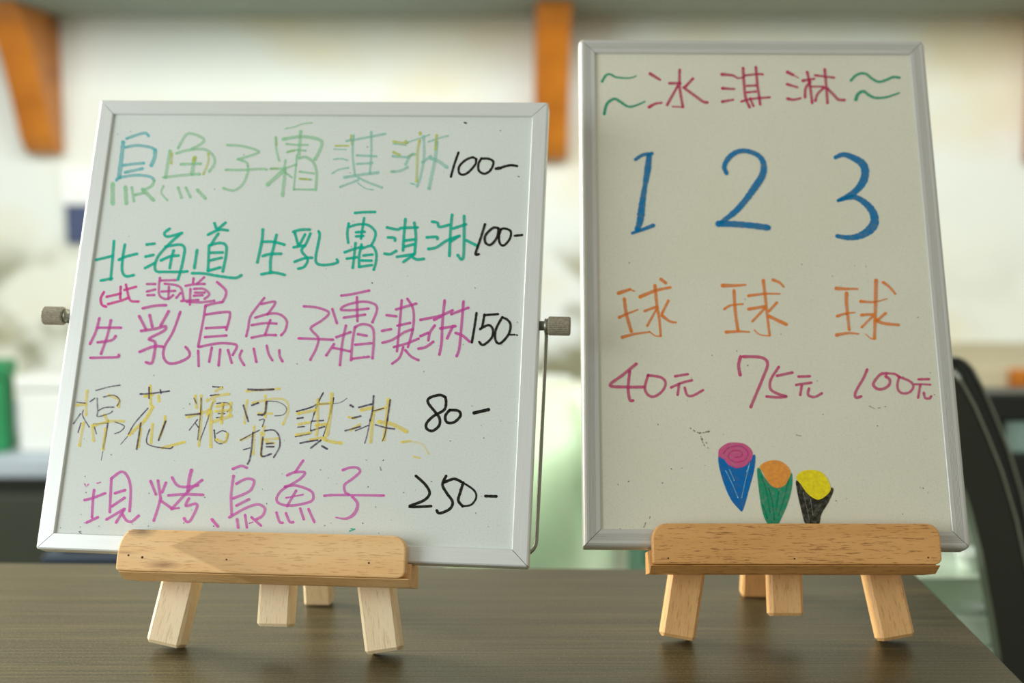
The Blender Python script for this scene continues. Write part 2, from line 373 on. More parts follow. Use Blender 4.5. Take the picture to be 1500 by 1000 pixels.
class Pen:
    def __init__(s, board, x0, y0, k):
        s.b, s.x0, s.y0, s.k = board, x0, y0, k
    def pt(s, p): return (s.x0 + p[0] / s.k, s.y0 + p[1] / s.k)
    def char(s, strokes, inkmat, width=4.2, a0=0.8, name='handwritten_character', label=None, dark=0.75):
        """strokes: 'x,y x,y ...; ...' in crop pixels; w@ prefix sets the width of one stroke, w0~w1~w2@ varies it"""
        a = a0 if inkmat.name in ('ink_black', 'ink_blue', 'ink_purple', 'ink_teal', 'ink_green') else a0 * 0.88
        vs, fs, al = [], [], []
        for st in strokes.split(';'):
            st = st.strip()
            if not st: continue
            wd = [width]
            if '@' in st:
                q, st = st.split('@'); wd = [float(z) for z in q.split('~')]
            P = [s.pt(tuple(float(c) for c in t.split(','))) for t in st.split()]
            s.b.order += 1; lift = 0.00006 + (s.b.order % 40) * 0.000008
            s.ribbon(P, wd, lift, vs, fs, al, a, dark)
        me = bpy.data.meshes.new(name); me.from_pydata(vs, [], fs); me.update()
        at = me.attributes.new('ink', 'FLOAT', 'POINT')
        for i, z in enumerate(al): at.data[i].value = z
        o = link(name, me, inkmat, s.b.root, False, s.b.M)
        if label is None and name.startswith('handwritten'):
            label = inkmat.name[4:].replace('_', ' ') + ' marker ' + name.split('_')[1]
        if label: o['label'] = label
        if name.startswith('ink_') or name in ('scratch', 'hatching'): o['kind'] = 'stuff'
        return o
    def ribbon(s, P, wd, lift, vs, fs, al, a, dark):
        if len(P) == 1: P = [P[0], (P[0][0] + 0.3, P[0][1])]
        n = len(P); Q = []
        for i in range(n - 1):
            p0, p1, p2, p3 = P[max(i - 1, 0)], P[i], P[i + 1], P[min(i + 2, n - 1)]
            for j in range(6):
                t = j / 6
                Q.append(tuple(0.5 * ((2 * p1[c]) + (-p0[c] + p2[c]) * t + (2 * p0[c] - 5 * p1[c] + 4 * p2[c] - p3[c]) * t * t + (-p0[c] + 3 * p1[c] - 3 * p2[c] + p3[c]) * t ** 3) for c in (0, 1)))
        Q.append(P[-1]); m = len(Q)
        D = [0]
        for i in range(1, m): D.append(D[-1] + math.hypot(Q[i][0] - Q[i - 1][0], Q[i][1] - Q[i - 1][1]))
        T = D[-1] or 1
        def wat(t):
            if len(wd) == 1: return wd[0] / 2
            x = t * (len(wd) - 1); i = min(int(x), len(wd) - 2); return (wd[i] * (1 - (x - i)) + wd[i + 1] * (x - i)) / 2
        pv = None; base = len(vs)
        for i in range(m):
            x0, y0 = Q[max(i - 1, 0)]; x1, y1 = Q[min(i + 1, m - 1)]
            dx, dy = x1 - x0, y1 - y0; l = math.hypot(dx, dy) or 1; dx /= l; dy /= l
            r = wat(D[i] / T) * (1 + 0.10 * math.sin(D[i] * 0.9 + s.b.order) * (0.6 + 0.4 * math.sin(D[i] * 0.37)))
            x, y = Q[i]
            ia = a + (1 - a) * dark * max(math.exp(-D[i] / 2.5), math.exp(-(T - D[i]) / 1.8))
            if i == 0:
                cap0 = [(x - dx * r * math.sin(q) - dy * r * math.cos(q), y - dy * r * math.sin(q) + dx * r * math.cos(q)) for q in (0.5, 1.1, 1.57, 2.04, 2.64)]
                cd0 = ia
            vs.append(s.b.px(x - dy * r, y + dx * r, lift)); vs.append(s.b.px(x + dy * r, y - dx * r, lift)); al += [ia, ia]
            if i: k = base + 2 * i; fs.append((k - 2, k - 1, k + 1, k))
            if i == m - 1:
                c = [(x + dx * r * math.sin(q) + dy * r * math.cos(q), y + dy * r * math.sin(q) - dx * r * math.cos(q)) for q in (0.5, 1.1, 1.57, 2.04, 2.64)]
                k = len(vs)
                for q in c: vs.append(s.b.px(q[0], q[1], lift)); al.append(ia)
                fs.append((k - 2, k - 1) + tuple(range(k, k + 5)))
                k = len(vs)
                for q in cap0: vs.append(s.b.px(q[0], q[1], lift)); al.append(cd0)
                fs.append((base + 1, base) + tuple(range(k, k + 5)))
    def blob(s, poly, inkmat, a=0.9, name='drawn_cone', label=None):
        P = [s.pt(tuple(float(c) for c in t.split(','))) for t in poly.split()]
        n = len(P); Q = []
        for i in range(n):
            p0, p1, p2, p3 = P[i - 1], P[i], P[(i + 1) % n], P[(i + 2) % n]
            for j in range(4):
                t = j / 4
                Q.append(tuple(0.5 * ((2 * p1[c]) + (-p0[c] + p2[c]) * t + (2 * p0[c] - 5 * p1[c] + 4 * p2[c] - p3[c]) * t * t + (-p0[c] + 3 * p1[c] - 3 * p2[c] + p3[c]) * t ** 3) for c in (0, 1)))
        s.b.order += 1; lift = 0.00005 + (s.b.order % 40) * 0.000008
        b = bmesh.new(); f = b.faces.new([b.verts.new(s.b.px(x, y, lift)) for x, y in Q])
        bmesh.ops.triangulate(b, faces=[f])
        me = bpy.data.meshes.new(name); b.to_mesh(me); b.free()
        at = me.attributes.new('ink', 'FLOAT', 'POINT')
        for d in at.data: d.value = a
        o = link(name, me, inkmat, s.b.root, False, s.b.M)
        if label: o['label'] = label
        return o

# ------------------------------------------------------------------ easels
def easel(E, u, label, centre, ends, m_lip, m_shelf, m_leg, tl, rear_px):
    u = V((u.x, u.y, 0)).normalized(); back = V((-u.y, u.x, 0)); T = math.radians(18)
    b = back * math.sin(T) + V((0, 0, 1)) * math.cos(T); c = -(back * math.cos(T) - V((0, 0, 1)) * math.sin(T))
    base = E + u * centre; base = V((base.x, base.y, 0)) + back * 0.03
    R = root('tabletop_easel', frame(base, u, back, V((0, 0, 1))), label, 'easel', 'wooden tabletop easels')
    Fm = frame(E + u * centre, u, -c, b)        # x across, y backwards, z up the easel
    lip = bm_out(prism_bm(round_rect(-0.0890, 0.0885, -0.0105, 0.0145, dict(bl=(0.002, 0.002), br=(0.005, 0.004), tr=(0.008, 0.009), tl=tl)), -0.0105, -0.0006, 0.0010, 2), 'front_lip', m_lip, R, Fm)
    # shelf with chamfered lower front edge (profile in y,z extruded along x)
    pr = [(-0.0004, -0.0015), (0.0275, -0.0015), (0.0275, -0.0156), (0.0010, -0.0156), (-0.0090, -0.0112), (-0.0090, -0.0107), (-0.0004, -0.0107)]
    vs = [(x, y, z) for x in ends for y, z in pr]; n = len(pr)
    bm = bmesh.new(); bv = [bm.verts.new(p) for p in vs]
    bm.faces.new(bv[:n]); bm.faces.new(bv[n:][::-1])
    for i in range(n): bm.faces.new((bv[i], bv[(i + 1) % n], bv[n + (i + 1) % n], bv[n + i]))
    bmesh.ops.recalc_face_normals(bm, faces=bm.faces[:])
    bmesh.ops.bevel(bm, geom=bm.edges[:], offset=0.0002, segments=1, profile=0.5, affect='EDGES')
    bm_out(bm, 'shelf', m_shelf, R, Fm)
    # front legs: splayed 10 degrees, feet cut square
    floor_b = -(E.z - 0.028 * math.sin(T)) / math.cos(T)
    for sd in (-1, 1):
        ax = V((-sd * math.sin(math.radians(10.1)), 0, math.cos(math.radians(10.1))))     # up the leg
        side = V((0, 1, 0)).cross(ax)
        foot = V((sd * 0.0705, 0.0285 + 0.009, floor_b + 0.0040))
        LM = Fm @ frame(foot, side, V((0, 1, 0)), ax)
        bm = box_bm(-0.0110, 0.0110, -0.009, 0.009, -0.0015, 0.238, 0.0019, 1)
        for vv in bm.verts:                              # slightly domed foot
            if vv.co.z < 0.01: vv.co.z += 0.0016 * (vv.co.x / 0.0110) ** 2
        zmin = min((LM @ vv.co).z for vv in bm.verts)
        for vv in bm.verts:
            if vv.co.z < 0.01: vv.co.z -= zmin
        bm_out(bm, 'leg', m_leg, R, LM)
    box('centre_post', -0.0105, 0.0105, 0.0285, 0.0455, -0.0412, 0.176, m_leg, R, Fm, 0.0018, 1)
    box('top_block', -0.045, 0.045, 0.0470, 0.056, 0.145, 0.174, m_leg, R, Fm, 0.002)
    # hinged rear leg
    P = on_z(*rear_px); top_ = Fm @ V((0, 0.064, 0.16)); ax = (top_ - P).normalized()
    ln = (top_ - P).length; side = (u - ax * u.dot(ax)).normalized(); bk = ax.cross(side)
    LM = frame(P, side, bk, ax)
    bm = box_bm(-0.0095, 0.0095, -0.0065, 0.0065, 0.002, ln, 0.0016, 1)
    zmin = min((LM @ vv.co).z for vv in bm.verts)
    for vv in bm.verts:
        if vv.co.z < 0.02: vv.co.z -= zmin / ax.z
    leg = bm_out(bm, 'rear_leg', m_leg, R, LM)
    lathe('hinge', [(0.001, -0.011), (0.003, -0.011), (0.003, 0.011), (0.001, 0.011)], M_wire, R, Fm @ Matrix.Translation((0, 0.0575, 0.166)), 12, 'x')
    return R, Fm

P1 = board_pose(-0.09219, 0.39679, 0.01185, 406.5268, 816.7686, 0.83)
P2 = board_pose(-0.00314, 0.41394, 0.00567, 1138.884, 802.4665, 0.85)
R1, F1 = easel(P1[0], P1[1], 'pale pine tabletop easel under the price list board, dark knot on its ledge', -0.0080, (-0.0875, 0.0905), M_lip1, M_lip1, M_leg1, (0.0085, 0.018), (468, 884))
R2, F2 = easel(P2[0], P2[1], 'honey brown wooden tabletop easel under the 1 2 3 board', 0.0102, (-0.0900, 0.0876), M_lip2, M_lip2, M_leg2, (0.009, 0.009), (1104, 872))
def nails(R, Fm, spots):
    for x, z, r in spots:
        lathe('nail_hole', [(r * 0.6, 0.0), (r, -0.00025), (r * 0.5, -0.0004)], M_nail, R, Fm @ Matrix.Translation((x, -0.0104, z)) @ Matrix.Rotation(math.pi / 2, 4, 'X') @ Matrix.Scale(-1, 4, (0, 0, 1)), 10)
nails(R1, F1, [(-0.0815, -0.0012, 0.0006), (-0.0728, -0.0022, 0.0007), (-0.0205, -0.0022, 0.0005), (0.0665, -0.0020, 0.0006)])
nails(R2, F2, [(-0.0795, -0.0068, 0.0005), (-0.0020, -0.0070, 0.0005), (0.0800, -0.0062, 0.0005)])

# ------------------------------------------------------------------ left board
B1 = Board('whiteboard', P1, 0.30577, 0.30512, 'square whiteboard with five rows of coloured writing and black prices, on the pine easel',
           0.0104, 0.0022, 0.0120, dict(bl=0.0014, br=0.0014, tr=0.0016, tl=0.0008), (M_fr1x, M_fr1z), False, M_panel1)
w1 = 0.30577 / 2
kn = root('board_stand', B1.M @ Matrix.Translation((0, 0.006, 0.1525)), 'grey wire stand with two knurled knobs at the square whiteboard sides', 'stand')
kn.parent = None
kn_parent = B1.root
# the wire stand is pivoted to the board: it moves with it, so it is a part
bpy.data.objects.remove(kn)
for sd in (-1, 1):
    KM = B1.M @ Matrix.Translation((sd * w1, 0.0055, 0.1525)) @ (Matrix.Rotation(math.pi, 4, 'Z') if sd < 0 else Matrix())
    kb = lathe('knob', [(0.001, 0.0055), (0.0052, 0.0055), (0.0060, 0.0062), (0.0060, 0.0188), (0.0054, 0.0196), (0.001, 0.0198)], M_knob, B1.root, KM, 60, 'x', -0.045, False)
    lathe('collar', [(0.001, 0.0), (0.0030, 0.0), (0.0030, 0.003), (0.0046, 0.0034), (0.0046, 0.0054), (0.001, 0.0055)], M_wire, kb, KM, 20, 'x')
xs = w1 + 0.0042; pts = []
pts += [(xs, 0.0085, 0.1525), (xs, 0.0125, 0.147), (xs - 0.0003, 0.0140, 0.12), (xs - 0.0006, 0.0145, 0.06), (xs - 0.001, 0.0148, 0.018)]
for i in range(1, 6):
    a = math.radians(90 * i / 5); pts.append((xs - 0.001 - 0.009 * (1 - math.cos(a)), 0.0148, 0.018 - 0.009 * math.sin(a)))
pts += [(-x, y, z) for x, y, z in pts[::-1]]
tube('wire_stand', pts, 0.0012, M_wire, B1.root, B1.M, 12)

# writing, row 1 (half wiped, blue to green)
i_bl = ink('faded_blue', (92, 172, 178)); i_g1 = ink('faded_green', (140, 190, 150)); i_gb = ink('faded_sea', (135, 188, 172)); i_ol = ink('faded_olive', (176, 184, 84))
A = Pen(B1, 140, 170, 6.25)
A.char('285,205 440,155 485,180; 6~7@252,240 235,400 215,560; 275,285 380,268 500,285 545,310; 6@545,310 540,380 510,450; 250,450 350,438 440,430; 270,515 430,480; 190,585 230,560 380,540 500,555 535,590', i_bl, 4.4, 0.62)
A.char('535,590 510,640 430,680; 5.5@430,670 530,770; 6.5@155,620 155,800; 6@272,650 280,795; 4@330,650 350,780; 360,720 450,700', i_g1, 4.4, 0.62)
A.char('755,290 830,170 900,165 990,210 970,250 880,300; 5@680,320 660,430 640,560; 740,340 850,310 1000,305 1080,370 1085,440 1040,505; 780,440 960,435; 620,560 850,535 950,530; 6@905,380 880,530; 3@620,640 600,700 655,770; 755,655 785,745; 825,655 865,740; 5@930,675 1000,750', i_g1, 4.2, 0.55)
A.char('4@695,340 690,430; 1030,340 1030,420 985,530; 5@905,380 895,410', i_ol, 3.4, 0.5, 'ink_tint')
A.char('1205,265 1350,275 1490,320 1450,350 1300,395; 1320,400 1385,430 1390,520 1340,630 1260,680 1170,660; 1190,490 1340,492 1520,482 1560,488', i_g1, 3.8, 0.6)
Bp = Pen(B1, 370, 170, 7.143)
Bp.char('2@340,130 440,110 520,80 620,70; 240,220 245,340 275,465; 5@320,240 480,215 620,225 720,265 700,360 650,450; 4.5@500,160 490,300 480,400; 350,290 460,300 570,300; 360,375 440,355 550,360; 340,460 330,540; 5@330,540 330,640 310,830; 185,550 330,545 450,505; 6@320,565 240,640 155,715; 340,590 410,640; 465,410 450,560 430,770; 4.4@480,440 560,430 640,490 670,600 660,770; 490,580 640,600; 490,655 615,665; 430,765 650,770', i_g1, 3.2, 0.6)
Bp.char('870,310 1000,310; 240,220 250,300; 185,550 260,545; 360,375 430,360; 1030,200 1040,300; 495,655 580,660', i_ol, 3.0, 0.6, 'ink_tint')
Bp.char('2@850,345 980,350; 2.6@850,450 930,445 990,460; 2.6@830,600 900,560 1000,540; 980,260 1100,240 1385,185; 1055,200 1045,400 1070,620; 1240,165 1240,400 1225,600; 1090,410 1290,420; 1090,500 1250,490; 4.5@960,640 1150,610 1310,590; 915,740 1100,670; 1100,640 1200,690 1350,745; 2@1100,700 1180,755 1260,770', i_gb, 3.4, 0.6)
Cp = Pen(B1, 560, 170, 6.818)
Cp.char('2.4@110,275 230,290; 105,400 250,410; 90,555 180,545 250,510; 2.4@235,265 330,235 470,185; 410,200 415,400 380,600 345,700; 320,380 280,390 230,480; 400,460 480,400; 2.6@460,255 560,220 655,195; 5@540,260 530,400 490,600 465,720; 5@480,420 560,450 640,510; 2.4@280,670 320,680', i_gb, 4.0, 0.55)
Cp.char('110,255 230,270; 110,360 165,385; 375,165 375,180; 370,240 350,350 345,500 340,650; 540,190 530,330; 235,250 250,265; 265,400 310,380; 90,555 110,552', i_ol, 3.8, 0.55, 'ink_tint')
i_bk = ink('black', (30, 28, 20), 0.12)
PR = 'handwritten_price'
def price(pen, parts, wd=3.6):
    for q in parts: pen.char(q, i_bk, wd, 0.93, 'handwritten_digit')
price(Cp, ['760,365 720,480 685,605', '940,430 900,412 830,440 770,500 765,560 800,585 860,560 930,480 935,430', '990,420 960,480 965,545 1020,575 1080,540 1110,460 1060,425 990,425', '4.6@1135,525 1185,517; 3.8@1195,510 1280,490 1345,498'])
Cp.char('2.2@820,65 838,70; 1@1355,602 1368,606', i_bk, 2, 0.8, 'ink_speck')

# row 2 teal
i_t = ink('teal', (0, 176, 150), 0.2)
D = Pen(B1, 130, 310, 6.25)
D.char('230,270 220,400 200,620; 70,440 215,405; 110,630 210,610; 330,300 310,420 305,540 340,590 410,580; 275,440 340,410 440,385', i_t, 4.2, 0.82)
D.char('530,300 600,292; 520,410 590,395; 515,515 600,470; 740,155 695,190 700,220 740,225 850,195; 830,210 740,290 640,400 605,490 620,545 700,550 850,550 900,545; 700,320 830,300 875,330 870,400 845,520 815,620; 660,445 740,410 820,400; 775,355 755,430 740,515', i_t, 4.2, 0.82)
D.char('1150,105 1165,150; 1250,100 1180,160; 1090,210 1190,165 1270,170; 1185,200 1150,250 1120,300; 1100,310 1090,540; 1110,305 1200,285 1255,310 1255,400 1225,545; 1115,375 1225,372; 1110,445 1215,420; 1090,540 1200,510; 990,350 965,515; 945,562 1050,565 1200,590 1340,605 1395,580', i_t, 4.2, 0.82)
Ep = Pen(B1, 360, 300, 7.5)
Ep.char('185,270 175,400 125,630; 175,405 300,405 420,435; 335,330 300,480 270,600 270,740; 185,560 260,540 385,535; 170,762 300,742 425,768', i_t, 4.2, 0.82)
Ep.char('520,295 600,272 700,270; 540,310 575,440; 650,325 590,440; 710,315 660,430 620,480 620,520 680,600 640,680 575,700; 525,465 650,445; 535,625 650,585 730,580; 800,290 810,350 770,560 780,640 850,660 950,650 1010,630 1000,600', i_t, 4.2, 0.82)
Ep.char('1200,88 1300,80 1420,78; 1130,205 1115,310 1125,415; 1140,240 1230,215 1340,220 1420,290 1415,370 1380,440; 1300,145 1280,270 1265,370; 1210,300 1305,295; 1210,345 1290,340; 1085,520 1200,480 1280,460; 1205,420 1190,560 1175,690; 1110,590 1215,575; 1270,435 1245,560 1245,680; 1270,480 1380,450 1430,520 1430,620 1405,710; 1290,555 1390,545; 1270,610 1380,612; 1245,680 1385,660', i_t, 4.0, 0.82)
Fp = Pen(B1, 550, 300, 6.5217)
Fp.char('110,215 210,235 250,220 400,215; 120,310 180,315 185,340; 85,465 140,470 195,440; 285,135 270,300 262,435; 370,170 385,300 375,440; 280,340 365,330; 270,400 365,375; 205,495 370,470; 375,455 340,490 265,545; 345,490 390,520 460,515', i_t, 4.2, 0.82)
Fp.char('540,160 590,170 610,210 700,190; 490,310 580,305 590,325; 505,420 580,405 680,340 800,295; 730,95 715,250 705,485; 740,225 860,185; 845,105 845,300 840,480 820,520 785,480; 860,335 960,385; 715,350 790,300', i_t, 4.2, 0.82)
price(Fp, ['1045,185 1000,330 955,465 985,470', '1170,220 1120,220 1050,290 1050,360 1100,380 1160,310 1175,225', '1200,230 1180,300 1190,370 1230,385 1285,320 1290,250 1230,225 1200,235', '1330,295 1400,288'])

# row 3 pink
i_p = ink('pink', (190, 72, 152), 0.2); i_ph = ink('magenta', (200, 62, 140), 0.15)
G = Pen(B1, 120, 400, 6.5217)
G.char('210,180 180,240 190,300 230,320', i_ph, 4, 0.9)
G.char('235,225 370,195; 370,130 365,240; 250,295 380,260 440,235; 420,110 445,220 470,265 540,270; 405,160 515,130', i_ph, 3.9, 0.8)
G.char('620,103 700,103; 620,175 700,155; 625,210 690,208; 745,45 735,120 740,210 790,245 840,235 870,210; 745,70 900,65; 790,100 900,115 950,150 970,250; 760,175 890,168; 830,130 825,245; 900,235 940,190', i_p, 3.7, 0.72)
G.char('1065,50 1060,90; 1165,40 1100,100; 990,120 1080,105 1170,102; 1035,150 1030,300; 1070,150 1160,150 1215,200 1170,245; 1080,185 1170,185; 1070,215 1150,210; 950,265 1110,255; 1000,272 1130,278 1260,262', i_p, 3.7, 0.72)
G.char('1290,85 1370,160 1370,220 1340,275; 1340,275 1250,290 1180,310', i_p, 3.9, 0.75)
G.char('165,430 130,560 75,675; 150,520 370,520; 275,450 240,600 180,770; 150,660 280,640 320,600; 80,808 200,805 340,800 350,780', i_p, 4.0, 0.76)
G.char('580,335 700,310 800,305; 545,410 610,535; 645,400 670,510; 825,365 750,500; 565,550 700,530 795,505 780,550 640,625 690,650 700,690; 550,750 680,700 765,700; 700,690 670,850 610,850; 940,370 870,560 790,700 780,800 830,860 930,850 1020,800 1025,750 990,705', i_p, 4.2, 0.78)
G.char('1180,310 1160,440 1110,700; 1180,395 1380,370 1415,400 1380,540; 1185,525 1370,515; 1175,610 1380,595; 1115,705 1300,670 1440,675 1480,700 1440,780; 1110,740 1115,885; 1240,710 1215,845; 1320,730 1305,880; 1395,735 1430,855', i_p, 4.0, 0.76)
H = Pen(B1, 340, 410, 6.818)
H.char('320,180 240,280 180,370 160,480 140,560; 290,240 420,215 420,250 350,345; 230,375 380,335 480,345 545,410 530,500 490,550; 195,450 330,430 440,435; 380,400 330,540; 195,575 330,550 435,550; 95,705 75,770 120,850; 215,685 240,815; 345,655 365,740 400,800; 470,700 475,760 500,810', i_p, 3.8, 0.74)
H.char('715,262 850,275 965,325 900,400 790,470 800,510 860,580 840,680 780,795; 665,582 1005,595', i_p, 3.8, 0.74)
H.char('1090,155 1200,140 1365,105; 1000,290 1045,430; 1360,285 1200,300 1085,295 1140,250 1300,215 1420,240 1445,300 1400,420; 1245,170 1250,410; 1115,375 1325,345; 1135,455 1100,620 1075,850; 1040,570 1180,520; 1015,640 940,750; 1005,675 1170,710; 1225,470 1200,620 1185,800; 1225,470 1300,440 1390,465 1415,560 1400,780; 1255,540 1340,555; 1230,645 1390,630; 1200,785 1365,765', i_p, 3.8, 0.74)
I = Pen(B1, 550, 410, 6.5217)
I.char('105,335 195,345; 60,485 145,468; 65,598 160,570 270,500 350,470; 195,280 385,225; 250,195 235,380 205,680; 305,180 360,280 360,450 310,640; 210,435 330,410; 175,640 300,605 410,560; 265,640 230,740 160,798; 285,670 340,730 410,765', i_p, 3.9, 0.76)
I.char('430,380 620,340 735,290; 430,535 500,505; 565,435 520,500 505,575; 410,655 480,640 550,590; 660,195 640,400 630,600 610,710; 560,380 620,350; 620,462 760,440; 740,440 710,500 685,555; 725,325 885,265; 840,205 820,450 800,650 775,725; 765,505 830,530 895,585', i_p, 4.2, 0.78)
price(I, ['965,315 945,450 920,595', '1040,330 1020,440 1000,468; 1045,335 1170,325; 1010,460 1080,430 1120,470 1110,550 1030,620 990,590', '1210,355 1150,470 1145,570 1190,605 1270,520 1290,430 1260,380 1210,355', '2.6@1270,522 1330,522; 2.6@1350,525 1353,526; 1.2@1355,400 1357,402'])

# row 4 yellow with purple left from an older text
i_y = ink('yellow', (240, 196, 84), 0.4); i_u = ink('purple', (74, 56, 88), 0.45)
J = Pen(B1, 90, 550, 5.769)
J.char('215,130 208,230 205,330; 130,250 200,240; 185,400 150,590; 260,420 270,550; 360,330 385,380; 280,420 410,385 520,385; 370,450 350,620; 480,260 480,200 400,165', i_y, 4.2, 0.55)
J.char('290,125 400,95 495,80; 130,225 200,232; 240,220 280,190; 300,190 305,300 305,345 400,320 430,300; 355,180 440,165 490,205 470,255; 310,295 360,270 440,265; 100,405 160,320; 185,290 180,340 235,435; 165,400 140,480; 270,410 380,400; 275,420 295,490; 2.6@395,380 375,500 350,620; 1@350,640 335,715; 450,490 500,470 530,425 450,390', i_u, 1.7, 0.72)
J.char('750,85 755,250; 700,175 770,160; 820,170 825,215; 5@770,265 700,380 570,500; 670,450 650,600; 770,410 755,570; 875,345 870,400 830,520; 850,610 1040,560', i_y, 4.0, 0.8)
J.char('2.4@665,155 760,150 910,130; 2.4@740,100 740,190; 835,120 840,150; 730,275 620,400 565,495; 1@560,510 500,580; 2.6@670,400 655,500 635,620; 745,450 725,575 900,615 940,600; 2.6@880,385 820,545', i_u, 1.8, 0.8)
J.char('1130,170 1140,270; 1180,170 1175,300; 1180,300 1160,590; 1065,350 1200,310 1240,290; 1300,130 1350,105; 1230,210 1320,170 1415,155; 1290,210 1230,330; 5@1260,300 1260,600; 1310,260 1400,240; 1300,300 1430,290; 5@1270,390 1340,370 1430,340; 1430,230 1420,330; 1360,240 1350,400; 1310,540 1380,560 1400,490', i_y, 4.2, 0.6)
J.char('2.6@1050,332 1170,322; 1120,190 1140,235; 1180,190 1175,320 1150,540; 1150,370 1080,460; 1130,400 1160,440; 2.2@1280,93 1360,98; 2.4@1260,168 1330,160; 1280,220 1240,360 1170,550; 1310,235 1400,230 1435,270 1400,305; 2.4@1370,240 1350,370; 1325,320 1380,320; 1310,355 1360,350; 2.2@1290,460 1300,550; 1310,490 1360,465 1405,490 1390,550 1340,575 1310,560', i_u, 1.7, 0.75)
K = Pen(B1, 340, 550, 5.769)
K.char('120,130 400,110; 125,210 105,400; 175,230 350,195 450,210 475,290 430,410; 280,170 280,350; 220,320 330,320; 270,430 265,500; 185,430 180,660; 70,545 180,500; 245,480 245,680; 290,560 350,570; 260,540 390,530', i_y, 3.8, 0.48)
K.char('3@135,115 220,120 350,115; 2.6@95,250 135,385; 2.6@165,250 220,230; 1.2@300,215 380,220 440,250 460,290 430,330 360,340; 3@290,220 275,320 220,330; 230,375 270,370 255,430; 70,545 170,490 230,460; 2.6@175,480 165,600 150,700 130,745; 95,625 150,610; 2.6@260,520 250,600 250,680 330,660; 2.2@275,465 350,460 395,510 400,600 350,690; 2.2@290,575 345,570; 2.6@290,600 350,600', i_u, 1.7, 0.8)
K.char('4.5@555,320 700,290; 560,410 650,395; 540,500 660,480; 720,200 720,400 710,500; 5@840,155 830,300 800,500; 4.6@710,420 790,410; 740,240 840,230; 660,540 790,520; 5@780,540 850,560 920,570', i_y, 4.0, 0.7)
K.char('2.4@545,302 660,270 720,240; 2.4@550,362 600,355; 555,435 610,430; 2.2@535,515 660,490; 2.6@575,570 650,555 720,545; 2.4@770,145 730,220 690,330; 1.2@690,330 665,420 660,490; 3@855,190 830,320; 1.6@830,320 790,450 770,510; 1@735,240 900,230 970,190; 2.2@670,385 770,378; 2.4@665,465 780,430; 2.6@750,545 665,610; 3@760,595 800,618', i_u, 1.7, 0.8)
K.char('5@1090,290 1190,270; 985,350 1040,360; 1000,460 1080,410; 5@1190,320 1170,560; 5@1320,200 1300,400 1280,540; 6@1240,390 1350,410 1470,470; 1200,300 1290,270; 3@1430,560 1500,550', i_y, 3.6, 0.72)
K.char('3.2@1000,250 1020,262; 2.6@1070,268 1180,240; 2.6@1015,358 1085,342; 2.4@955,465 1080,430; 1040,465 1150,420; 2.6@1195,170 1185,300 1165,380; 1.6@1165,380 1140,500 1120,570; 1185,300 1280,275; 2.4@1335,205 1310,380; 1.6@1310,380 1290,500 1270,550; 2.2@1210,415 1300,440 1370,450; 1@1130,712 1136,714; 1@1250,770 1258,800', i_u, 1.7, 0.8)
Lp = Pen(B1, 560, 550, 4.7636)
Lp.char('140,465 210,460 280,480 320,545; 3@220,565 260,575', i_y, 2.6, 0.35)
price(Lp, ['440,150 400,135 330,155 320,190 370,255 400,300 395,350 350,385 310,370 310,330 360,280 430,240 445,190 440,150', '470,240 440,280 450,325 500,325 545,280 530,245 470,240', '5@640,260 740,237',
           '235,700 300,760 330,820 290,870 190,910 240,915 340,910', '445,700 420,760 450,820 490,880 470,930 400,960 380,940; 430,745 500,720 550,740', '565,745 545,810 530,870 560,910; 3@560,910 620,900 655,850 640,800 570,750', '720,840 795,842'], 4.2)

# row 5
i_pk = ink('orchid', (198, 88, 170), 0.2)
Mp = Pen(B1, 110, 670, 6.5217)
Mp.char('180,310 170,400 160,570; 90,405 170,385 285,340; 110,620 215,570; 345,200 330,520; 345,200 440,135 500,180 530,300 520,510; 380,340 475,310; 350,465 470,385; 300,590 470,490; 465,500 390,620; 450,540 490,600 540,610 605,555', i_pk, 4.1, 0.78)
Mp.char('2@90,250 105,275 125,255; 2@210,245 240,235', i_pk, 2.2, 0.35)
Mp.char('720,225 770,350; 790,220 815,390; 865,240 830,330; 815,390 790,480 750,600; 815,410 915,480; 925,190 970,260 1040,280 1170,265; 5@1110,120 1090,200 1075,320; 1210,215 1090,310 920,490; 890,360 1050,350 1220,355; 1085,390 1055,460 1150,440 1160,480 1100,600 1060,610 1040,580; 3@920,490 990,480', i_pk, 4.1, 0.76)
Mp.char('1305,590 1360,655', i_pk, 4.4, 0.8)
Np = Pen(B1, 320, 670, 5.769)
Np.char('120,95 190,70 235,85; 125,155 105,320 110,480; 150,220 230,180 295,190 290,240 250,290 120,345; 150,405 255,352; 90,505 220,430 330,395 390,430 370,490 320,520; 155,520 165,590; 225,485 240,590; 280,505 360,575; 2@260,555 290,545', i_pk, 4.0, 0.72)
Np.char('715,25 650,120; 580,150 640,125 730,125 690,180 590,240; 560,245 650,235 760,270 800,310 780,370 620,405 520,390 490,350 520,290 570,250; 2.6@570,340 715,312; 655,280 580,410; 490,465 515,540 540,550; 570,470 600,540 630,545; 690,430 720,520; 760,435 810,545', i_pk, 4.0, 0.74)
Np.char('1050,105 1110,85 1170,85 1195,120 1130,180 1065,230 1070,290 1100,310; 895,322 1000,315 1395,320; 4~5.5~2@1130,330 1175,390 1150,470 1080,515 990,505', i_pk, 4.0, 0.72)
Np.char('2.4@1110,620 1135,610; 1120,600 1150,605', i_t, 2.0, 0.3, 'ink_smudge')
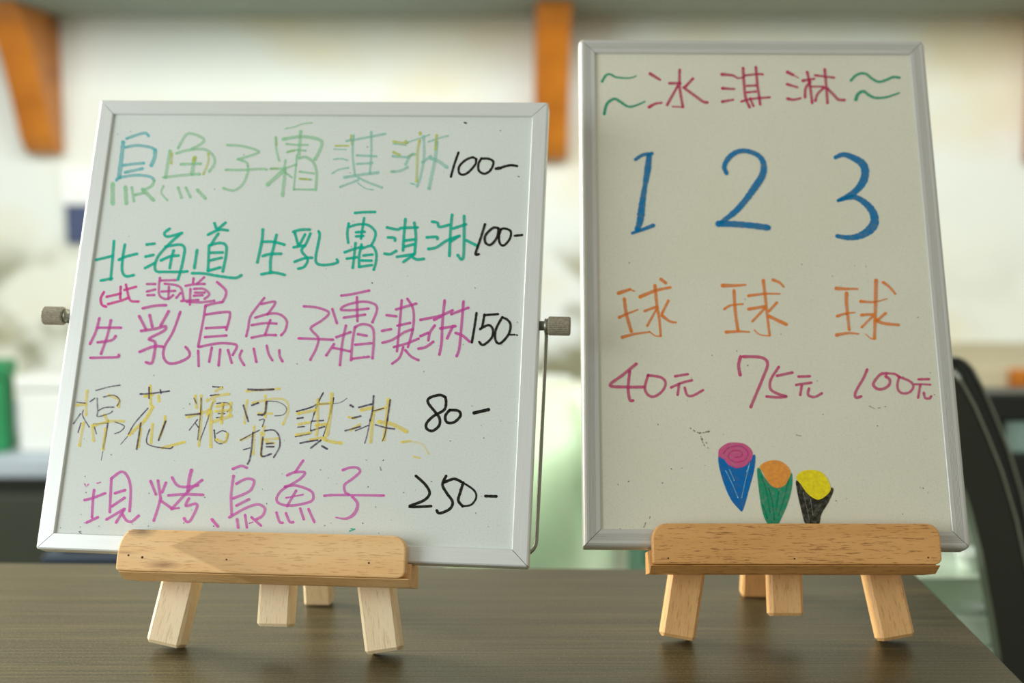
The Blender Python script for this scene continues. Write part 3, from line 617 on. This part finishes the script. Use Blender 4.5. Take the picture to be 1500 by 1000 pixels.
# dust and dry-ink specks, too many and too fine to count
def specks(pen_board, x0, x1, y0, y1, n, seed):
    rnd = random.Random(seed); p = Pen(pen_board, 0, 0, 1); q = []
    for i in range(n):
        x, y = rnd.uniform(x0, x1), rnd.uniform(y0, y1); s = rnd.uniform(0.5, 1.3)
        q.append('%.2f@%.1f,%.1f %.1f,%.1f' % (s, x, y, x + rnd.uniform(-1, 1), y + rnd.uniform(-1, 1)))
    o = p.char(';'.join(q), i_bk, 1, 0.42, 'dirt_speck'); o['kind'] = 'stuff'
specks(B1, 110, 735, 640, 790, 46, 1); specks(B1, 170, 760, 180, 640, 40, 2)
Pen(B1, 30, 740, 7.5).char('640,290 665,283; 650,298 668,308; 438,245 442,246; 655,235 658,236', i_bk, 1.0, 0.6, 'ink_speck')

# ------------------------------------------------------------------ right board
B2 = Board('whiteboard', P2, 0.24178, 0.35644, 'tall whiteboard with big blue 1 2 3 and three drawn cones, on the honey easel',
           0.0113, 0.0020, 0.0120, dict(bl=0.0008, br=0.0042, tr=0.0040, tl=0.0030), (M_fr2x, M_fr2z), True, M_panel2)
i_gn = ink('green', (24, 156, 118), 0.2); i_cr = ink('crimson', (176, 38, 86), 0.2); i_b = ink('blue', (0, 124, 184), 0.25); i_o = ink('orange', (214, 118, 36), 0.3); i_m = ink('mauve', (186, 66, 112), 0.2)
O_ = Pen(B2, 870, 80, 6.25)
O_.char('4~3~2@75,245 110,190 150,180 200,205 290,215 350,210 385,195', i_gn, 3.4, 0.8, 'drawn_wave')
O_.char('4.6~4~2.6@95,540 120,450 185,405 240,430 300,470 350,475 410,455 465,430', i_gn, 4, 0.8, 'drawn_wave')
O_.char('5~3.6@515,175 605,230; 5~3@505,480 560,450 620,440; 690,262 790,262; 785,140 785,300 815,480; 2.4@815,480 720,475; 765,290 670,460; 905,220 840,290; 820,300 930,380 1000,430 1040,437', i_cr, 4.2, 0.76)
O_.char('5~2.4@1170,180 1270,190 1320,215 1370,205; 4.6~3@1175,308 1285,315; 4.4~3@1175,430 1275,412; 4.4@1365,125 1375,280 1390,400 1425,480; 1380,190 1500,178 1545,180; 1400,285 1480,282; 1400,345 1480,337; 1350,428 1440,405 1610,390; 4.2@1482,115 1497,280 1512,380 1522,455; 1430,400 1460,470', i_cr, 3.4, 0.76)
Pp = Pen(B2, 1100, 80, 6.25)
Pp.char('5~4@335,160 385,185; 1.6@385,185 435,212; 4.2~3@330,270 425,298; 4.6~3@335,402 390,412 455,398; 4.6~3@475,238 580,220; 515,160 540,280 560,440; 540,250 500,310 495,390; 3@545,292 660,292; 675,135 690,300 700,440; 3.4@585,188 760,210; 3.8@670,300 610,360 590,420; 700,310 760,370 800,410 855,415', i_cr, 4.2, 0.76)
Pp.char('915,235 960,190 1010,170 1060,180 1110,220 1170,248 1240,230 1300,205 1360,210', i_gn, 3.6, 0.8, 'drawn_wave')
Pp.char('5~3.6~2.6@960,410 980,360 1030,335 1080,370 1140,395 1230,390 1300,370 1355,350', i_gn, 3.6, 0.8, 'drawn_wave')
Qp = Pen(B2, 900, 200, 6.0); Rp = Pen(B2, 1140, 200, 6.25)
BD = 'big_blue_digit'
Qp.char('5@185,200 250,160 330,148; 8~10~7~9~11~8@305,165 290,300 260,480 240,620 225,740 200,815; 4~6@155,848 250,815 340,780', i_b, 5, 0.86, BD)
Qp.char('6~8~7~7~10~11~9~9~6@985,320 965,260 1010,180 1090,130 1180,130 1270,170 1310,240 1300,340 1230,450 1150,560 1060,660 940,750; 9@915,765 1050,768 1200,780 1350,800', i_b, 8, 0.86, BD)
Rp.char('6~9~12~12~9~5@525,190 600,165 700,200 780,260 795,350 760,440 680,520 550,585; 5~8~11~14~9~6@550,585 640,560 720,560 810,620 870,700 880,790 830,860 740,910 640,925 540,910', i_b, 9, 0.86, BD)
S = Pen(B2, 880, 390, 5.357)
S.char('6~4@140,210 230,180; 2@230,180 265,195; 5@185,255 200,370 240,510; 4.5~2.4@145,400 200,375 290,340; 5~2.6@170,555 270,530 380,515; 5.6~4@310,238 430,190 545,165; 5~3.6@425,150 440,300 460,420 470,545; 2@470,545 430,545 380,510; 4.6@470,100 510,130; 4@345,350 440,315; 3.6@440,330 365,465; 4@530,270 480,370; 5~3@480,385 540,430 590,440', i_o, 4.4, 0.78)
S.char('6~3@955,150 1060,150 1135,145; 4.8@1045,190 1055,350 1075,495; 3.8~2.6@970,335 1020,305 1115,295; 5~2.4@985,515 1090,510 1165,515; 4.4~2.4@1160,230 1290,215 1405,215; 5~3.6@1275,110 1295,280 1310,420 1325,540; 2@1325,545 1250,535 1205,500; 4.6~3@1350,105 1400,125 1435,160; 4.6@1160,335 1285,315; 3.8@1285,330 1190,430; 4@1380,285 1320,350; 5@1320,390 1455,455', i_o, 4.4, 0.78)
T_ = Pen(B2, 1140, 390, 6.25)
T_.char('5.6~2.6@530,200 600,205 725,205; 5.6~4@625,245 625,350 650,580; 4.4~2@540,455 620,430 700,422; 5.2~2.4@535,628 640,610 735,618; 4.6~1.6@755,320 880,325 995,295; 6~4.6@895,130 890,350 880,660; 1.6@880,660 850,660 800,620; 4.4~3@960,145 1020,190 1070,250; 4.2@760,445 820,440 870,440; 3.4@860,460 765,555; 4@980,430 910,490; 5~4@890,490 960,520 1100,535', i_o, 4.8, 0.78)
U = Pen(B2, 870, 500, 4.2857)
U.char('265,140 180,210 100,275 210,285 310,285; 225,185 215,290 225,365 245,370', i_m, 4.6, 0.8, 'handwritten_digit')
U.char('340,210 320,290 340,335 380,345 430,310 450,260 420,225 340,212', i_m, 4.2, 0.78, 'handwritten_digit')
U.char('510,218 590,205; 485,288 550,260 615,243; 535,265 525,335; 570,290 585,335 620,340 685,305', i_m, 4, 0.78)
U.char('5@920,95 908,150 918,210; 935,95 1050,100 1090,140 1060,230 1010,350 985,410', i_m, 4.6, 0.8, 'handwritten_digit')
U.char('1160,160 1110,240 1110,300 1160,330 1210,345 1150,350 1085,345; 1150,215 1245,195', i_m, 4.2, 0.78, 'handwritten_digit')
U.char('1285,220 1355,218; 1270,272 1365,258; 1305,275 1295,335; 1350,295 1345,335 1385,348 1430,325', i_m, 4, 0.78)
Vp = Pen(B2, 1210, 510, 7.895)
Vp.char('475,245 430,350 370,450 335,530 350,570 405,555', i_m, 4.2, 0.8, 'handwritten_digit')
Vp.char('4~3@840,325 790,295 700,290; 700,290 630,300 560,380 550,430 600,470 670,465 730,420 735,360 690,325', i_m, 4.4, 0.78, 'handwritten_digit')
Vp.char('845,330 825,420 840,490 890,520 960,510 1005,460 1000,410 950,370 860,335', i_m, 3.8, 0.78, 'handwritten_digit')
Vp.char('1070,358 1190,355; 3@1020,415 1110,415 1205,420; 1090,420 1065,570; 1130,515 1145,570 1190,580 1215,555', i_m, 3.8, 0.78)
Wp = Pen(B2, 1000, 610, 5.554)
i_cb = ink('cone_blue', (0, 112, 190), 0.22); i_cg = ink('cone_green', (28, 152, 112), 0.35); i_ck = ink('cone_black', (46, 44, 34), 0.35)
i_sp = ink('scoop_pink', (196, 74, 130), 0.3); i_so = ink('scoop_orange', (236, 142, 60), 0.15); i_sy = ink('scoop_yellow', (232, 200, 34), 0.08)
Wp.blob('290,325 310,325 340,350 365,382 430,408 490,405 540,362 575,310 592,330 580,440 540,590 510,700 485,768 460,755 390,670 330,530 295,400', i_cb, 0.95)
Wp.blob('290,300 300,260 365,215 440,210 510,225 560,270 570,320 545,370 490,410 430,418 370,390 340,350 295,325', i_sp, 0.85, 'drawn_scoop')
Wp.blob('605,430 630,425 655,478 710,545 770,572 830,550 870,462 893,480 885,600 850,720 810,810 770,880 700,880 650,780 620,600', i_cg, 0.93)
Wp.blob('625,410 660,375 720,355 790,360 850,400 880,455 860,510 830,560 770,580 720,560 680,510 650,450', i_so, 0.9, 'drawn_scoop')
Wp.blob('920,540 945,525 980,578 1040,640 1110,665 1160,645 1200,580 1228,595 1190,690 1130,790 1105,880 1005,880 960,740', i_ck, 0.96)
Wp.blob('925,500 945,460 1000,435 1080,435 1140,460 1185,520 1205,590 1170,640 1110,675 1060,660 1010,620 960,550', i_sy, 0.95, 'drawn_scoop')
# pen strokes that fill the drawings
Wp.char('1.2@350,440 400,540 450,660; 1.2@540,400 510,520 480,660; 1@380,430 420,520; 1@545,380 520,450', ink('pale_scratch', (150, 205, 225)), 1, 0.5, 'scratch')
Wp.char('1.4@640,480 680,600 710,780; 1.4@700,580 730,700 745,840; 1.4@860,520 820,680 780,800; 1.4@780,610 760,760; 1.6@650,720 690,830', ink('deep_green', (14, 110, 78)), 1, 0.5, 'hatching')
Wp.char('1.6@330,300 380,250 470,240 530,290 510,350 430,370 370,330 400,280 470,280 480,320 430,330', ink('deep_pink', (172, 52, 110)), 1, 0.45, 'hatching')
Wp.char('1@980,620 1010,740 1030,840; 1@1040,670 1060,800; 1@1150,680 1090,820; 1@1190,640 1130,720', ink('pale_grey', (150, 150, 138)), 1, 0.4, 'scratch')
i_gr = ink('grey_smudge', (96, 98, 84), 0.6)
Wp.char('1.6@62,92 68,98; 2@90,112 98,118; 1.4@118,128 126,130; 2.4@136,134 146,132; 1.4@165,132 172,130; 1.8@186,128 194,122; 2.6@206,124 214,120; 1.4@146,160 148,164; 3@153,178 158,186; 1.6@160,200 164,210; 1.6@172,224 176,236; 1.4@190,210 196,216; 1.2@204,250 208,258; 1.4@940,153 962,157; 1.4@925,148 930,149; 1.2@330,140 334,143', i_gr, 2, 0.42, 'ink_smudge')
Vp.char('1.2@500,665 560,700; 1.6@605,690 625,688; 1.2@680,675 690,672', i_gr, 1.2, 0.7, 'ink_speck')
Pen(B2, 830, 720, 7.694).char('1.6@940,280 935,300; 1.4@890,350 870,400; 1@600,415 606,418', i_gr, 1.4, 0.35, 'ink_speck')
specks(B2, 890, 1380, 380, 760, 40, 3)

# ------------------------------------------------------------------ background: shelf with brackets
def bwood():
    m, nt, bs = nodes('stained_bracket')
    n = noise(nt, 7, (1.2, 1.2, 0.6), 4, 0.6); n2 = noise(nt, 4, (2, 2, 3), 2, 0.5, loc=(1, 2, 3.3))
    c = ramp(nt, n, [(0.3, lin((172, 94, 14))), (0.7, lin((210, 128, 30)))])
    c = mix(nt, ramp(nt, n2, [(0.56, (0, 0, 0)), (0.68, (0.6,) * 3)]), c, lin((120, 62, 12)))
    L(nt, c, bs.inputs['Base Color']); bs.inputs['Roughness'].default_value = 0.5
    return m
M_br = bwood()
zsh = on_y(400, 25, WY).z
sh = box('wall_shelf', -3, 3, WY - 0.36, WY, zsh, zsh + 0.04, plain('shelf_grey', lin((140, 148, 134)), 0.7), bev=0.003)
tag(sh, 'long grey-green wall shelf along the top, carried by wooden brackets', 'shelf')
for i, (pxl, lab) in enumerate(((70, 'orange-brown wooden shelf bracket at the far left, tapering to a blunt foot'), (806, 'orange-brown wooden shelf bracket showing between the two whiteboards'), (1523, 'orange-brown wooden shelf bracket at the right edge of the picture'))):
    X = on_y(pxl, 200, WY).x; zb = on_y(pxl, (226, 236, 238)[i], WY).z
    H_ = zsh - zb
    pr = [(0, 0), (-0.035, 0), (-0.055, 0.012), (-0.075, 0.035), (-0.11, 0.10), (-0.16, 0.18), (-0.215, 0.25), (-0.27, H_ - 0.0005), (0, H_ - 0.0005)]
    b = bmesh.new(); t = 0.034
    A_ = [b.verts.new((-t, y, z)) for y, z in pr]; B_ = [b.verts.new((t, y, z)) for y, z in pr]; n = len(pr)
    b.faces.new(A_); b.faces.new(B_[::-1])
    for k in range(n): b.faces.new((A_[k], B_[k], B_[(k + 1) % n], A_[(k + 1) % n]))
    bmesh.ops.recalc_face_normals(b, faces=b.faces[:])
    bmesh.ops.bevel(b, geom=b.edges[:], offset=0.004, segments=2, profile=0.5, affect='EDGES')
    o = bm_out(b, 'shelf_bracket', M_br, None, Matrix.Translation((X, WY - 0.0005, zb)))
    tag(o, lab, 'bracket', 'wooden shelf brackets')

# ------------------------------------------------------------------ background left: notice, low counter with boxes
p = on_y(90, 244, WY); q = on_y(160, 356, WY)
MN = Matrix.Translation((0, WY, 0))
no = root('wall_notice', Matrix.Translation((p.x, WY, q.z)), 'white and navy notice on the wall left of the price list board', 'notice')
zm = on_y(90, 300, WY).z
box('white_panel', p.x, q.x, WY - 0.012, WY - 0.0005, zm, p.z, plain('paper_white', lin((244, 244, 238)), 0.5), no)
box('navy_panel', p.x + 0.01, q.x, WY - 0.016, WY - 0.0005, q.z, zm - 0.0005, plain('navy', lin((64, 76, 110)), 0.5), no)

BY = 2.25
zt = on_y(40, 672, BY).z; zf = on_y(40, 700, BY).z; xe = on_y(560, 690, BY).x
lc = root('low_cabinet', Matrix.Translation((-1.6, 2.5, -0.95)), 'dark green low cabinet with pale worktop behind the left board', 'cabinet')
box('worktop', -2.6, xe, BY, WY - 0.001, zf, zt, plain('worktop_bluegrey', lin((186, 196, 204)), 0.5), lc, bev=0.004)
box('body', -2.58, xe - 0.02, BY + 0.03, WY - 0.002, -0.95, zf - 0.0005, plain('dark_olive', lin((52, 56, 42)), 0.6), lc)
for k in range(3):
    x0 = -2.56 + k * 0.78
    d_ = box('door', x0, x0 + 0.76, BY + 0.008, BY + 0.0295, -0.9, zf - 0.03, plain('dark_olive_door', lin((58, 62, 48)), 0.5), lc, bev=0.004)
    box('handle', x0 + 0.68, x0 + 0.70, BY - 0.006, BY + 0.0078, zf - 0.28, zf - 0.14, M_wire, d_, bev=0.003)
def carton(name, px0, px1, py0, py1, Y0, dep, mat, label, cat, lid=None):
    a = on_y(px0, py0, Y0); c_ = on_y(px1, py0, Y0); h = a.z - zt
    R = root(name, Matrix.Translation(((a.x + c_.x) / 2, Y0 + dep / 2, zt)), label, cat)
    box('body', a.x, c_.x, Y0, Y0 + dep, zt + 0.0003, zt + h * 0.82, mat, R, bev=0.006, seg=3)
    box('lid', a.x - 0.004, c_.x + 0.004, Y0 - 0.004, Y0 + dep + 0.004, zt + h * 0.82 + 0.0003, zt + h, lid or mat, R, bev=0.005, seg=3)
carton('storage_box', 24, 175, 552, 668, 2.30, 0.10, plain('box_white', lin((240, 242, 234)), 0.5), 'white storage box on the low cabinet at the far left', 'box')
carton('storage_tin', -70, 5, 530, 640, 2.30, 0.05, plain('tin_green', lin((40, 140, 84)), 0.5), 'green tin beside the white storage box at the left edge', 'tin')
# blue crate low behind the left easel
a = on_y(60, 815, 1.45); c_ = on_y(420, 815, 1.45)
cr = root('crate', Matrix.Translation(((a.x + c_.x) / 2, 1.6, -0.95)), 'dark blue crate behind the counter, under the left board', 'crate')
navy = plain('crate_blue', lin((24, 40, 58)), 0.5)
box('side_panel', a.x, c_.x, 1.45, 1.465, -0.6, a.z, navy, cr, bev=0.003); box('side_panel', a.x, c_.x, 1.735, 1.75, -0.6, a.z, navy, cr, bev=0.003)
box('end_panel', a.x, a.x + 0.015, 1.4655, 1.7345, -0.6, a.z, navy, cr, bev=0.003); box('end_panel', c_.x - 0.015, c_.x, 1.4655, 1.7345, -0.6, a.z, navy, cr, bev=0.003)
box('base', a.x + .0155, c_.x - .0155, 1.4655, 1.7345, -0.6, -0.58, navy, cr, bev=0.003)
for fx in (a.x + 0.03, c_.x - 0.05):
    for fy in (1.48, 1.70): box('leg', fx, fx + 0.02, fy, fy + 0.02, -0.95, -0.6005, navy, cr, bev=0.002)

# ------------------------------------------------------------------ background middle: pale green sack and dark green bin
def sack():
    Y0 = 1.79; a = on_y(640, 600, Y0); c_ = on_y(942, 600, Y0)
    cx = (a.x + c_.x) / 2; hw = (c_.x - a.x) / 2; zb, zt_ = -0.95, a.z
    vs, fs = [], []; K = 48; R = 36; rnd = random.Random(5)
    for i in range(R + 1):
        t = i / R; z = zb + (zt_ - zb) * t
        r = 1.0 if t < 0.9 else 1 - 0.35 * ((t - 0.9) / 0.1) ** 2
        for j in range(K):
            q = 2 * math.pi * j / K; s = 0.022 * math.sin(3 * q + t * 9) + 0.014 * math.sin(7 * q - t * 14) + 0.008 * math.sin(13 * q + 25 * t)
            cxs = math.copysign(abs(math.cos(q)) ** 0.6, math.cos(q)); sns = math.copysign(abs(math.sin(q)) ** 0.6, math.sin(q))
            vs.append((cx + (hw * r + s * 0.7) * cxs, Y0 + 0.2 + (0.2 * r + s) * sns, z))
    for i in range(R):
        for j in range(K): fs.append((i * K + j, i * K + (j + 1) % K, (i + 1) * K + (j + 1) % K, (i + 1) * K + j))
    fs.append(tuple(range(K))[::-1]); fs.append(tuple(R * K + j for j in range(K)))
    m, nt, bs = nodes('pale_green_plastic')
    n = noise(nt, 3.0, (1, 1, 1.4), 3, 0.5)
    L(nt, ramp(nt, n, [(0.35, lin((204, 232, 188))), (0.48, lin((234, 240, 212))), (0.62, lin((244, 250, 240)))]), bs.inputs['Base Color'])
    bs.inputs['Roughness'].default_value = 0.35; bs.inputs['Subsurface Weight'].default_value = 0.2
    o = me_obj('plastic_sack', vs, fs, m, None, True)
    tag(o, 'pale green plastic sack behind the counter, seen between the boards', 'sack')
sack()
a = on_y(946, 790, 1.45); c_ = on_y(1130, 790, 1.45)
bn = root('waste_bin', Matrix.Translation(((a.x + c_.x) / 2, 1.57, -0.95)), 'dark green bin behind the counter, below the right board', 'bin')
gm = plain('bin_green', lin((42, 84, 66)), 0.5)
box('body', a.x, c_.x, 1.45, 1.69, -0.9499, a.z - 0.03, gm, bn, bev=0.012, seg=3); box('lid', a.x - 0.004, c_.x + 0.004, 1.44, 1.70, a.z - 0.0297, a.z, gm, bn, bev=0.008, seg=3)

# ------------------------------------------------------------------ background right: wooden ledge, display freezer
LY = 2.5
za = on_y(1450, 537, LY).z; zc = on_y(1450, 580, LY).z; x0 = on_y(1300, 540, LY).x
lg = root('back_bench', Matrix.Translation((x0 + 0.9, 2.7, -0.95)), 'beige bench with wooden end board behind the display freezer', 'bench')
box('top', x0, x0 + 1.9, LY, WY - 0.001, zc, za, plain('bench_beige', lin((196, 184, 150)), 0.6), lg, bev=0.004)
box('front_panel', x0 + 0.03, x0 + 1.87, LY + 0.04, LY + 0.06, -0.9499, zc - 0.0005, plain('bench_dark', lin((70, 66, 52)), 0.6), lg)
xo = on_y(1476, 550, LY).x
o = box('end_board', xo, xo + 0.5, LY - 0.022, LY - 0.0005, zc - 0.02, za - 0.002, M_br, lg, bev=0.003); o['label'] = 'orange-brown end board'

CY = 1.16
case = root('display_freezer', Matrix.Translation((0.62, 1.45, -0.95)), 'black curved-glass display freezer right of the counter', 'freezer')
M_black = plain('case_black', lin((26, 30, 24)), 0.35); M_trim = plain('case_trim', lin((150, 155, 140)), 0.3, 0.7)
M_blk2 = plain('case_olive', lin((48, 52, 40)), 0.4)
outer = [(1290, 556), (1350, 545), (1386, 546), (1396, 551), (1408, 563), (1425, 594), (1445, 640), (1465, 690), (1486, 760), (1499, 820), (1512, 890), (1520, 960), (1526, 1060), (1528, 1200)]
inner = [(1290, 640), (1340, 640), (1366, 650), (1384, 668), (1398, 690), (1408, 705), (1416, 722), (1426, 755), (1433, 785), (1440, 812), (1454, 890), (1466, 960), (1476, 1060), (1480, 1200)]
def band(name, Y, th, dx, mat, parent, ou=outer, inn=inner):
    vs, fs = [], []
    for yy in (Y, Y + th):
        for A_ in (ou, inn):
            for (x, y) in A_:
                P = on_y(x, y, CY); vs.append((P.x + dx, yy, P.z))
    n = len(ou)
    for i in range(n - 1):
        fs += [(i, i + 1, n + i + 1, n + i), (2 * n + i, 3 * n + i, 3 * n + i + 1, 2 * n + i + 1), (i, 2 * n + i, 2 * n + i + 1, i + 1), (n + i, n + i + 1, 3 * n + i + 1, 3 * n + i)]
    fs += [(0, n, 3 * n, 2 * n), (n - 1, 3 * n - 1, 4 * n - 1, 2 * n - 1)]
    bm = bmesh.new(); bv = [bm.verts.new(p) for p in vs]
    for f in fs: bm.faces.new([bv[i] for i in f])
    return bm_out(bm, name, mat, parent)
def off(pts, d): return [(x + d, y - d * 0.35) for x, y in pts]
e1 = band('end_frame', CY, 0.022, 0, M_blk2, case)
band('edge_trim', CY - 0.002, 0.026, 0, M_trim, e1, off(outer, 3.5), off(outer, 0.2))
e2 = band('end_frame', CY + 0.10, 0.022, 0.040, M_black, case, off(outer, 3), off(inner, -14))
band('edge_trim', CY + 0.098, 0.026, 0.040, M_trim, e2, off(outer, 6.5), off(outer, 3.2))
# curved front glass between the end frames and beyond
m, nt, bs = nodes('curved_glass'); bs.inputs['Base Color'].default_value = (0.75, 0.9, 0.82, 1); bs.inputs['Transmission Weight'].default_value = 1; bs.inputs['Roughness'].default_value = 0.05; bs.inputs['IOR'].default_value = 1.45
M_glass = m
def sheet(name, pts, y0, y1, dx0, dx1, th, mat, parent):
    vs, fs = [], []; n = len(pts)
    for (yy, dx) in ((y0, dx0), (y1, dx1)):
        for k in (0, th):
            for (x, y) in pts:
                P = on_y(x, y, CY); vs.append((P.x + dx - k, yy, P.z - k * 0.35))
    for i in range(n - 1):
        fs += [(i, i + 1, 2 * n + i + 1, 2 * n + i), (n + i, 3 * n + i, 3 * n + i + 1, n + i + 1), (i, n + i, n + i + 1, i + 1), (2 * n + i, 2 * n + i + 1, 3 * n + i + 1, 3 * n + i)]
    fs += [(0, 2 * n, 3 * n, n), (n - 1, 2 * n - 1, 4 * n - 1, 3 * n - 1)]
    bm = bmesh.new(); bv = [bm.verts.new(p) for p in vs]
    for f in fs: bm.faces.new([bv[i] for i in f])
    return bm_out(bm, name, mat, parent, smooth=False)
sheet('curved_glass', outer[3:12], CY + 0.027, CY + 0.0975, 0.008, 0.034, 0.003, M_glass, case)
# black rear housing with a pale glass opening
a = on_y(1425, 577, 1.5)
hb = on_y(1470, 618, 1.5); hx = on_y(1476, 618, 1.5).x; lo = on_y(1500, 665, 1.5).z
box('rear_housing', a.x, a.x + 0.6, 1.5, 1.56, hb.z, a.z, M_black, case, bev=0.004)
box('rear_housing', a.x, hx, 1.5, 1.56, -0.9499, hb.z - 0.0005, M_black, case, bev=0.004)
box('rear_housing', hx + 0.0005, a.x + 0.6, 1.5, 1.56, -0.9499, lo, M_black, case, bev=0.004)
box('rear_window', hx + 0.0005, a.x + 0.6, 1.51, 1.515, lo + 0.0005, hb.z - 0.0008, plain('window_cyan', lin((186, 222, 214)), 0.2), case, bev=0)
box('plinth', 0.34, 1.2, CY, 1.49, -0.9499, -0.62, M_black, case, bev=0.004)
# inner liner and glazed end (behind the end frame opening)
M_lin = plain('liner_green', lin((210, 228, 208)), 0.3, nscale=3, var=0.16)
PA = on_y(1180, 640, CY); PB = on_y(1470, 640, CY)
box('liner', PA.x, PB.x + 0.06, CY + 0.20, CY + 0.21, -0.6195, on_y(1300, 650, CY + 0.2).z, M_lin, case, bev=0.002)
box('liner_floor', PA.x, PB.x + 0.06, CY + 0.03, CY + 0.1995, -0.6195, -0.60, M_lin, case, bev=0.002)
def tub(px, py, r, h, label):
    Y = CY + 0.12; P = on_y(px, py, Y); z = P.z - h
    R = root('food_tub', Matrix.Translation((P.x, Y, z)), label, 'tub')
    mt = plain('tub_white', lin((226, 238, 230)), 0.35)
    lathe('body', [(r * 0.8, 0.0), (r * 0.85, 0.002), (r, h * 0.84), (r * 1.02, h * 0.85)], mt, R, Matrix.Translation((P.x, Y, z)), 32)
    lathe('lid', [(r * 1.05, h * 0.855), (r * 1.07, h * 0.86), (r * 1.07, h * 0.98), (r, h)], mt, R, Matrix.Translation((P.x, Y, z)), 32)
    return z, P, Y
z, P, Y = tub(1428, 893, 0.024, 0.030, 'white lidded tub inside the display freezer, lower one')
box('wire_shelf', PA.x, PB.x + 0.06, CY + 0.06, CY + 0.1995, z - 0.006, z - 0.0003, M_lin, case, bev=0.001)
z, P, Y = tub(1425, 806, 0.016, 0.018, 'small white tub inside the display freezer, upper one')
box('wire_shelf', PA.x, PB.x + 0.03, CY + 0.09, CY + 0.1995, z - 0.004, z - 0.0003, M_lin, case, bev=0.001)
